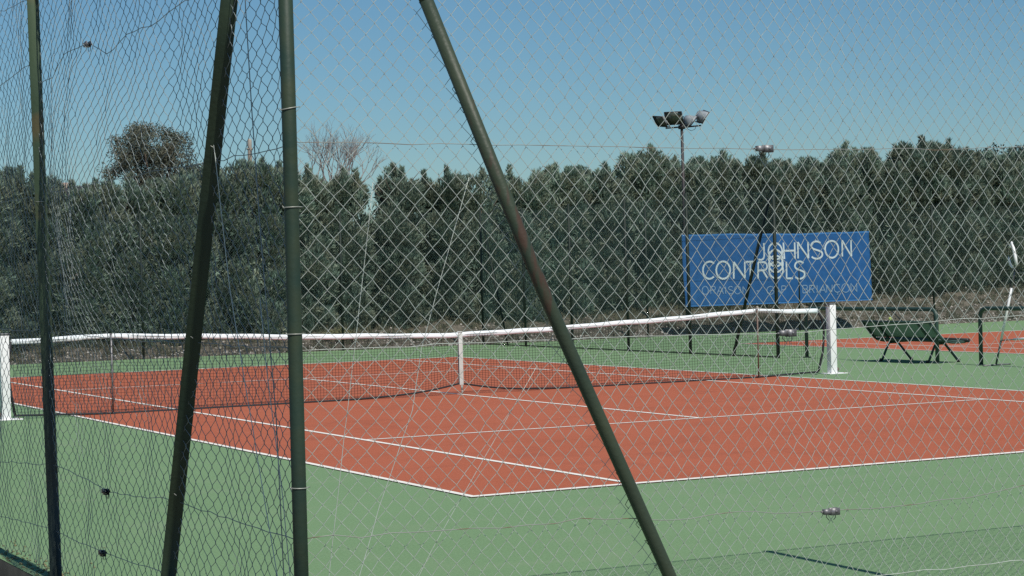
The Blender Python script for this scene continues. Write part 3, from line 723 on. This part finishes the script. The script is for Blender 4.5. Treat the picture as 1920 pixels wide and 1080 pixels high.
def flood(c, d, roll=0.0, s=1.0):
    c = np.array(c); d = np.array(d, float); d /= np.linalg.norm(d)
    x = np.cross(d, up); x /= np.linalg.norm(x); y = np.cross(x, d)
    cr, sr = math.cos(roll), math.sin(roll); x, y = x*cr + y*sr, -x*sr + y*cr
    def rect(w, h, o, n=0): return np.array([c + d*o + x*a*w + y*b*h for a, b in ((-.5, -.5), (.5, -.5), (.5, .5), (-.5, .5))])
    body = MB().loft([rect(.15*s, .10*s, -.15*s), rect(.21*s, .16*s, -.12*s), rect(.38*s, .30*s, 0), rect(.40*s, .32*s, .02*s)])
    b = body.build('floodlight', M['lamp'], ms)
    sub(MB().loft([rect(.36*s, .28*s, .018*s), rect(.36*s, .28*s, .024*s)]), 'glass', M['lampglass'], b, ms)
    vs = MB()
    for a0, a1, b0, b1 in ((-.5, .5, .5, .5), (-.5, -.5, -.5, .5), (.5, .5, -.5, .5), (-.5, .5, -.5, -.5)):
        p0 = c + x*a0*.41*s + y*b0*.33*s; p1 = c + x*a1*.41*s + y*b1*.33*s
        vs.tube([p0 + d*.025*s, p1 + d*.025*s], .015*s, 6)
    sub(vs, 'rim', M['mast'], b, ms)
    yk = MB().tube([c + x*.22*s - d*.05*s, c + x*.22*s - d*.05*s - y*.2*s, c - x*.22*s - d*.05*s - y*.2*s, c - x*.22*s - d*.05*s], .012*s, 6)
    sub(yk, 'yoke', M['mast'], b, ms)
flood(mc - rv*.55 + up*.17 - fv*.05, -rv*.75 - fv*.45 - up*.62, .15, .95)
flood(mc - rv*.20 + up*.24 - fv*.12, -fv*.8 - rv*.28 - up*.55, .0, 1.1)
flood(mc + rv*.21 + up*.17 + fv*.02, rv*.62 + fv*.35 - up*.6, -.1, .95)
flood(mc + rv*.54 + up*.27 + fv*.05, rv*.72 + fv*.3 - up*.45, -.25, 1.0)

# ------------------------------------------------------------------ hedge of cypresses
def kites(P, D, L, W, S):
    """leaf blades: rhombus from P along D (length L), width W along S"""
    S = S - D*(S*D).sum(1)[:, None]; S /= np.linalg.norm(S, axis=1)[:, None] + 1e-9
    mid = P + D*(L*.45)[:, None]
    V = np.stack([P, mid + S*(W/2)[:, None], P + D*L[:, None], mid - S*(W/2)[:, None]], 1).reshape(-1, 3)
    return V, np.arange(len(V)).reshape(-1, 4)
def unit(a): return a/(np.linalg.norm(a, axis=-1)[..., None] + 1e-9)
def cypress_crown(seed, H, R, ntips, dense=1.0, hole=None):
    g = np.random.default_rng(seed)
    ph = g.uniform(0, 6.3, 4)
    def env(z, a):
        t = z/H
        return R*(.80 + .20*np.sin(t*5 + ph[0])*.5 + .14*np.sin(3*a + ph[1] + 4*t) + .10*np.sin(5*a - 7*t + ph[2])) * np.clip(1.28 - .60*t**2.8, .2, 1)
    PP = []; DD = []
    def ok(c):
        return hole is None or all(((c[0] - h[0])/h[2])**2 + ((c[2] - h[1])/h[3])**2 > 1 for h in hole)
    up_ = np.array([0, 0, 1.])
    # rounded bunches of sprays standing proud of the tree's outline
    for k in range(int(54*dense)):
        z = H*(-.035 + .905*(k + g.random())/(54*dense)); a = k*2.39996 + g.normal(0, .45); e = float(env(z, a))*g.uniform(.52, .80)
        out = np.array([math.cos(a), math.sin(a), 0.]); c = out*e + up_*z
        if not ok(c): continue
        rad = g.uniform(.20, .38); n = int(1050*rad)
        u = unit(g.normal(0, 1, (n, 3)) + out*.55 + up_*.25)
        PP.append(c + u*(rad*(.55 + .5*np.sqrt(g.random(n))))[:, None]*np.array([1, 1, 1.3]))
        DD.append(u*.5 + up_*1.0 + out*.45 + g.normal(0, .22, (n, 3)))
    # inner shade foliage
    for k in range(int(70*dense)):
        z = H*g.uniform(.04, .80); a = g.uniform(0, 2*PI); e = float(env(z, a))*.62*math.sqrt(g.random())
        c = np.array([math.cos(a)*e, math.sin(a)*e, z])
        if not ok(c): continue
        PP.append(c + g.normal(0, .16, (60, 3))); DD.append(g.normal(0, .6, (60, 3)) + up_*.6)
    # pointed leaders
    for j in range(ntips):
        a0 = g.uniform(0, 2*PI); r0 = g.uniform(.15, .78)*R; th = H*(1 if j == 0 else g.uniform(.84, .985)); tw_ = g.uniform(.11, .33)
        if j == 0: r0 *= .4
        n = int(420*dense); t = g.random(n)**.8; zb = H*.58
        zz = zb + (th - .12 - zb)*t; w = ((1 - t)**.8*tw_*R + .012)*np.sqrt(g.random(n)); aa = g.uniform(0, 2*PI, n)
        o = np.stack([np.cos(aa), np.sin(aa), 0*aa], -1)
        bx_ = r0*math.cos(a0) + .05*np.sin(4*t + j); by_ = r0*math.sin(a0)
        P = np.stack([bx_ + w*np.cos(aa), by_ + w*np.sin(aa), zz], -1)
        if hole is not None:
            m_ = np.array([ok(p) for p in P]); P, o, t = P[m_], o[m_], t[m_]
        PP.append(P); DD.append(o*(.55*(1 - t) + .1)[:, None] + up_ + g.normal(0, .22, P.shape))
    P = np.concatenate(PP); D = unit(np.concatenate(DD)); N = len(P)
    L = g.uniform(.09, .23, N)
    Vs = []; Fs = []; off = 0
    for k, (fl, sp) in enumerate(((1., 0.), (.7, .45), (.7, -.45))):
        side = unit(np.cross(D, g.normal(0, 1, D.shape)))
        d2 = unit(D + side*sp); p2 = P + D*(L*(.0 if k == 0 else .3))[:, None]
        v, f = kites(p2, d2, L*fl, g.uniform(.020, .036, N), g.normal(0, 1, D.shape))
        Vs.append(v); Fs.append(f + off); off += len(v)
    me = mesh_from('crown', np.concatenate(Vs), np.concatenate(Fs)); me.materials.append(M['cypress'])
    return me
def stem_mesh(seed, H):
    g = np.random.default_rng(seed); mb = MB()
    mb.tube([(0, 0, -.15), (.02, .01, H*.3), (-.01, 0, H*.6), (.0, .01, H*.85)], [.07, .06, .04, .01], 8)
    for k in range(16):
        z = g.uniform(.25, H*.8); a = g.uniform(0, 2*PI); l = g.uniform(.35, .7)
        mb.tube([(0, 0, z), (l*.5*math.cos(a), l*.5*math.sin(a), z + l*.35), (l*math.cos(a), l*math.sin(a), z + l*.9)], [.02, .014, .006], 5)
    V = np.concatenate(mb.v); me = mesh_from('trunk', V, [np.concatenate(mb.f4), np.concatenate(mb.f3)]); me.materials.append(M['cypressbark'])
    return me
HB = 4.2
variants = [cypress_crown(40 + k, HB, 1.08, nt) for k, nt in enumerate((13, 15, 12, 16, 14))]
stems = [stem_mesh(60 + k, HB) for k in range(3)]
trees = [  # x, top z, variant, label
 (-2.2, 4.42, 0, 'grey green hedge cypress cut by the left edge of the photo'),
 (-1.0, 4.5, 1, 'grey green hedge cypress just left of the weathered angle iron post'),
 (.2, 4.15, 2, 'low hedge cypress just right of the weathered angle iron post'),
 (1.4, 4.3, 3, 'hedge cypress under the left half of the round brown crowned tree'),
 (2.5, 4.4, 4, 'hedge cypress under the right half of the round brown crowned tree'),
 (3.7, 4.66, 0, 'hedge cypress behind the dark leaning brace of the netting fence'),
 (4.8, 4.7, 2, 'hedge cypress in front of the pale concrete pole'),
 (5.9, 4.5, 1, 'hedge cypress directly behind the thick round corner post'),
 (7.0, 4.46, 2, 'hedge cypress below the bare winter tree, with a gap of sky in its side'),
 (8.41, 4.54, 3, 'narrow hedge cypress with a knobbly top just right of the bare winter tree'),
 (9.8, 4.46, 4, 'dark hedge cypress midway between the bare tree and the rusty brace'),
 (11.0, 4.42, 4, 'hedge cypress standing just left of the rusty slanting brace'),
 (12.0, 4.5, 0, 'hedge cypress crossed by the rusty slanting brace'),
 (13.15, 4.57, 2, 'first hedge cypress right of the rusty slanting brace'),
 (14.4, 4.57, 1, 'second hedge cypress right of the rusty slanting brace'),
 (16.05, 5.05, 5, 'hedge cypress with one tall pointed tip just left of the floodlight mast'),
 (17.1, 4.75, 4, 'hedge cypress directly behind the floodlight mast'),
 (18.3, 4.92, 0, 'hedge cypress just right of the floodlight mast, above the left part of the banner'),
 (19.4, 4.85, 3, 'hedge cypress above the middle of the blue banner'),
 (20.6, 4.68, 2, 'low topped hedge cypress under the grey wire tensioner against the sky'),
 (21.77, 4.82, 1, 'hedge cypress above the right part of the blue banner'),
 (22.9, 5.2, 5, 'tall square topped hedge cypress above the right end of the banner'),
 (23.9, 4.85, 4, 'lower hedge cypress in the dip just right of the banner'),
 (25.0, 5.32, 3, 'tallest hedge cypress, with a spiky top between the banner and the hoop stand'),
 (26.1, 5.26, 0, 'tall hedge cypress with one sharp tip right of the tallest one'),
 (27.2, 4.9, 2, 'lower hedge cypress below the left end of the wooded hill'),
 (28.3, 5.0, 1, 'hedge cypress just left of the hoop stand and below the wooded hill'),
 (29.4, 5.12, 4, 'hedge cypress behind the hoop stand at the right edge'),
 (30.6, 5.06, 3, 'hedge cypress beyond the right edge of the hoop stand'),
]
GAPS = [(7.72, 3.62, .40, .52), (7.45, 3.0, .28, .3), (11.0, 3.72, .34, .46), (9.3, 3.25, .2, .22)]     # places where the sky shows through the hedge
tall = cypress_crown(91, HB, .95, 4)
for i, (x, zt, v, lab) in enumerate(trees):
    g = np.random.default_rng(500 + i); y = 21.75 + g.uniform(-.2, .2); zb = float(bank_z(np.array(x), np.array(y))) - .08
    t = tag(empty('hedge_cypress', (x, y, zb)), lab, 'tree', 'cypresses grown together as a hedge')
    s = (zt + .06 - zb)/HB
    gaps = [(hx - x, (hz - zb)/s, hw, hh) for hx, hz, hw, hh in GAPS if abs(hx - x) < 1.55]
    me = cypress_crown(80 + i, HB, .96, 7, .95, gaps) if gaps else (tall if v == 5 else variants[v])
    c = bpy.data.objects.new('crown', me); COL.objects.link(c); c.parent = t
    w = 1.0 if gaps else g.uniform(1.0, 1.14); c.scale = (w, w, s)
    c.rotation_euler = (0, 0, 0 if gaps else g.uniform(0, 6.28))
    k = bpy.data.objects.new('trunk', stems[i % 3]); COL.objects.link(k); k.parent = t; k.scale = (1, 1, s)

# weeds and dry tufts along the bank, thickest at the hedge's foot
g = np.random.default_rng(70); n = 1500
tx = g.uniform(-4, 34, n); ty = 18.25 + 3.2*g.beta(1.6, 1.1, n); tz = bank_z(tx, ty)
hgt = g.uniform(.04, .15, n)*(1 + .9*(ty - 18.2)/3.2)
P = np.stack([tx, ty, tz - .01], -1)[:, None, :] + g.normal(0, 1, (n, 22, 3))*np.array([.07, .07, 0])
D = unit(np.array([0, 0, 1.]) + g.normal(0, .45, P.shape)); L = (hgt[:, None]*g.uniform(.5, 1.2, (n, 22))).ravel()
v, f = kites(P.reshape(-1, 3), D.reshape(-1, 3), L, g.uniform(.010, .024, n*22), g.normal(0, 1, (n*22, 3)))
tag(MB().add(v, f).build('bank_weeds', M['weeds']), 'low weeds and dry grass tufts on the stony bank at the foot of the hedge', 'weeds', kind='stuff')

# ------------------------------------------------------------------ things behind the hedge
def leaf_tree(name, loc, clusters, sizes, n, L, mat_, lab, cat, trunk, seed, flat=.8):
    g = np.random.default_rng(seed); t = tag(empty(name, loc), lab, cat)
    C = np.array(clusters); S = np.array(sizes)
    P = C[:, None, :] + unit(g.normal(0, 1, (len(C), n, 3)))*(g.random((len(C), n, 1))**.45)*S[:, None, None]*np.array([1, 1, flat])
    P = P.reshape(-1, 3); N = len(P); D = unit(g.normal(0, 1, (N, 3)) + np.array([0, 0, .5]))
    v, f = kites(P, D, g.uniform(L*.6, L*1.3, N), g.uniform(L*.3, L*.6, N), g.normal(0, 1, (N, 3)))
    MB().add(v + np.array(loc), f).build('crown', mat_, t)
    trunk(t)
    return t
g = np.random.default_rng(21)
cl = []; sz = []
for k in range(75):
    a = g.uniform(0, 2*PI); e = math.asin(g.uniform(-.5, 1)); rr = 1.52*(.55 + .45*math.sqrt(g.random()))*(1 + .12*math.sin(3*a + 1))
    cl.append((rr*1.10*math.cos(a)*math.cos(e), rr*math.sin(a)*math.cos(e), 5.25 + rr*.98*math.sin(e))); sz.append(g.uniform(.30, .52))
for k in range(34):
    u = unit(g.normal(0, 1, 3)); r_k = 1.0*g.random()**.5; cl.append((u[0]*r_k, u[1]*r_k, 5.35 + u[2]*r_k*.9)); sz.append(g.uniform(.3, .5))
def oak_trunk(t):
    x, y, z = t.location
    mb = MB().tube([(x, y, z - .2), (x + .05, y, z + 2), (x, y, z + 4.2)], [.22, .18, .12], 9)
    for a in np.linspace(0, 5.2, 6): mb.tube([(x, y, z + 3.6), (x + .6*math.cos(a), y + .6*math.sin(a), z + 4.6), (x + 1.1*math.cos(a), y + 1.1*math.sin(a), z + 5.6)], [.09, .06, .02], 6)
    mb.build('trunk', M['cypressbark'], t)
leaf_tree('round_tree', (9.35, 46, .75), cl, sz, 260, .085, M['oak'], 'round brownish green tree rising behind the hedge at the left', 'tree', oak_trunk, 22)

bt_ = tag(empty('bare_tree', (16.35, 46, .8)), 'leafless winter tree with fine pinkish brown twigs behind the hedge', 'tree')
g = np.random.default_rng(12); tr = MB(); tg = MB()
def grow(p, d, l, r, depth):
    q = p + d*l; m = (p + q)/2 + g.normal(0, .04*l, 3)
    (tr if r > .018 else tg).tube([p, m, q], [r, r*.85, r*.7], 6 if r > .02 else 4, caps=False)
    if depth == 0: return
    for k in range(g.integers(2, 4) if depth < 4 else 2):
        e = d + g.normal(0, .29, 3) + np.array([0, 0, .14]); e /= np.linalg.norm(e)
        grow(q if k < 2 else m, e, l*g.uniform(.66, .86), r*.64, depth - 1)
for k, (dx, dy) in enumerate(((-.42, .1), (-.2, -.2), (.05, .2), (.28, -.1), (.5, .15), (-.05, -.3))):
    d = np.array([dx*.8, dy, 1.]); d /= np.linalg.norm(d)
    grow(np.array([16.35 + dx*.6, 46 + dy*.3, 3.3]), d, 1.14, .065, 6)
tr.tube([(16.35, 46, .6), (16.35, 46, 2.2), (16.35, 46, 3.35)], [.2, .17, .16], 9)
tr.build('trunk', M['palebark'], bt_); tg.build('twigs', M['palebark'], bt_)

po = tag(empty('concrete_pole', (10.97, 40, .7)), 'pale weathered concrete pole sticking up behind the hedge beside the corner post', 'pole')
rgs = []
for z, wd in ((.5, .17), (3.0, .14), (4.9, .12), (5.3, .085), (6.3, .075), (6.5, .07), (6.55, .04)):
    rgs.append(np.array([(10.97 + wd*math.cos(a) + .01*math.sin(z*9), 40 + wd*math.sin(a), z) for a in np.linspace(0, 2*PI, 9)[:-1]]))
MB().loft(rgs).build('shaft', M['concrete'], po)
MB().box((10.97, 40, 4.95), (.26, .2, .12)).box((10.97, 40, 6.2), (.19, .12, .05)).build('collar', M['concrete'], po)

ho = tag(empty('house', (11.0, 62, 0)), 'pinkish plastered house with a dark roof glimpsed over the hedge at the left', 'house')
wl = MB()
x0, x1, ya, yb, ez, rz_ = 8.9, 11.3, 60, 66, 5.45, 5.95
wl.add([(x0,ya,0),(x1,ya,0),(x1,yb,0),(x0,yb,0),(x0,ya,ez),(x1,ya,ez),(x1,yb,ez),(x0,yb,ez),(x0,63,rz_),(x1,63,rz_)], [[0,1,5,4],[1,2,6,5],[2,3,7,6],[3,0,4,7]], [[4,7,8],[5,9,6]])
wl.build('wall', M['plaster'], ho)
rf = MB()
for s in (-1, 1):
    yo = 63 + s*3.3; V = [(x0-.25, yo, ez - .02), (x1+.25, yo, ez - .02), (x1+.25, 63, rz_ + .06), (x0-.25, 63, rz_ + .06)]
    V += [(a, b, c + .09) for a, b, c in V]; rf.add(V, [[0,1,2,3],[4,5,6,7],[0,1,5,4],[1,2,6,5],[2,3,7,6],[3,0,4,7]])
rfo = rf.build('roof', M['rooftile'], ho)
sub(MB().box((10.2, 62.5, 5.95), (.45, .5, .5)), 'chimney', M['plaster'], rfo, ho)
for x in (9.5, 10.7):
    wn = MB().box((x, 59.99, 4.6), (.8, .06, 1.0)).build('window', M['white'], ho)
    sub(MB().box((x, 59.95, 4.6), (.66, .03, .86)), 'pane', M['window'], wn, ho)

# low shrub on the bank
sx, sy = 6.15, 20.0; szb = float(bank_z(np.array(sx), np.array(sy)))
g = np.random.default_rng(33); cl = []; sz = []
for k in range(24):
    a = g.uniform(0, 2*PI); rr = .48*math.sqrt(g.random()); cl.append((rr*math.cos(a), rr*.7*math.sin(a), .05 + .26*(1 - (rr/.5)**2))); sz.append(g.uniform(.09, .15))
leaf_tree('low_shrub', (sx, sy, szb - .02), cl, sz, 220, .035, M['shrub'], 'low yellow green shrub on the bank just right of the corner post', 'shrub', lambda t: MB().tube([(sx, sy, szb - .1), (sx, sy, szb + .2)], [.03, .01], 6).build('stem', M['bark'], t), 34)

# wooded hill on the right horizon
hx_ = np.linspace(60, 330, 60); hy_ = np.linspace(110, 300, 40); HX, HY = np.meshgrid(hx_, hy_)
def hill_z(x, y): return -1 + 14.9*np.exp(-((x - 153)/29)**2 - ((y - 165)/48)**2) + .5*np.sin(x*.13)*np.cos(y*.11)
I = np.arange(HX.size).reshape(HX.shape)
tag(MB().add(np.stack([HX, HY, hill_z(HX, HY)], -1).reshape(-1, 3), np.stack([I[:-1,:-1], I[:-1,1:], I[1:,1:], I[1:,:-1]], -1).reshape(-1, 4)).build('hill', M['hill'], smooth=True), kind='structure')
g = np.random.default_rng(44); cl = []; sz = []
for k in range(700):
    x, y = g.uniform(95, 235), g.uniform(125, 180); z = float(hill_z(x, y))
    if z > 2: cl.append((x, y, z + .5)); sz.append(g.uniform(.7, 1.5))
C = np.array(cl); S = np.array(sz); P = (C[:, None] + unit(g.normal(0, 1, (len(C), 120, 3)))*S[:, None, None]*np.array([1, 1, .8])).reshape(-1, 3); N = len(P)
v, f = kites(P, unit(g.normal(0, 1, (N, 3))), g.uniform(.25, .6, N), g.uniform(.14, .3, N), g.normal(0, 1, (N, 3)))
tag(MB().add(v, f).build('distant_woods', M['pine']), 'dark scrubby woods covering the low hill at the right', 'woods', kind='stuff')
cl = []; sz = []
for k in range(24):
    a = g.uniform(0, 2*PI); e = g.uniform(-.4, 1.5); cl.append((.95*math.cos(a)*math.cos(e), .95*math.sin(a)*math.cos(e), 1.2 + .8*math.sin(e))); sz.append(g.uniform(.35, .6))
hz_ = float(hill_z(np.array(139.6), np.array(150.)))
leaf_tree('hill_pine', (139.6, 150, hz_), cl, sz, 160, .22, M['pine'], 'dark round pine standing out on the wooded hill at the right edge', 'tree', lambda t: MB().tube([(139.6, 150, hz_ - .3), (139.6, 150, hz_ + 1.8)], [.2, .12], 7).build('trunk', M['bark'], t), 45)

# ------------------------------------------------------------------ camera, light, sky
R_ = Matrix(((0.893668, 0.026967, -0.447918, -12.139), (-0.447952, -0.005088, -0.894043, -25.948), (-0.026389, 0.999623, 0.007533, 1.711), (0, 0, 0, 1)))
cam = bpy.data.cameras.new('camera'); co = bpy.data.objects.new('camera', cam); COL.objects.link(co)
co.matrix_world = R_; cam.sensor_width = 36; cam.lens = 3782.3/1920*36; cam.clip_end = 3000; cam.clip_start = .1
scene.camera = co
ELEV, AZ = math.radians(53.8), math.radians(180.3)      # sun stands behind the camera, over the near end of the court
sd = Vector((math.sin(AZ)*math.cos(ELEV), math.cos(AZ)*math.cos(ELEV), math.sin(ELEV)))
sun = bpy.data.lights.new('sun', 'SUN'); sun.energy = 4.2; sun.angle = math.radians(.5); sun.color = (1, .955, .88)
so = bpy.data.objects.new('sun', sun); COL.objects.link(so); so.rotation_euler = (-sd).to_track_quat('-Z', 'Y').to_euler()
wd = bpy.data.worlds.new('World'); scene.world = wd; wd.use_nodes = True
nt = wd.node_tree; sk = nt.nodes.new('ShaderNodeTexSky'); sk.sky_type = 'NISHITA'; sk.sun_disc = False
sk.sun_elevation = ELEV; sk.sun_rotation = AZ; sk.altitude = 300; sk.air_density = 1.15; sk.dust_density = 0.2; sk.ozone_density = 10.0
bg = nt.nodes['Background']; tint = nt.nodes.new('ShaderNodeMix'); tint.data_type = 'RGBA'; tint.blend_type = 'MULTIPLY'; tint.inputs[0].default_value = 1
tint.inputs[7].default_value = (.87, 1.02, .985, 1); nt.links.new(sk.outputs[0], tint.inputs[6]); nt.links.new(tint.outputs[2], bg.inputs[0]); bg.inputs[1].default_value = .074
scene.view_settings.view_transform = 'Standard'; scene.view_settings.look = 'None'; scene.view_settings.exposure = 0; scene.view_settings.gamma = 1
scene.cycles.max_bounces = 6; scene.cycles.transparent_max_bounces = 8
scene.cycles.use_denoising = False
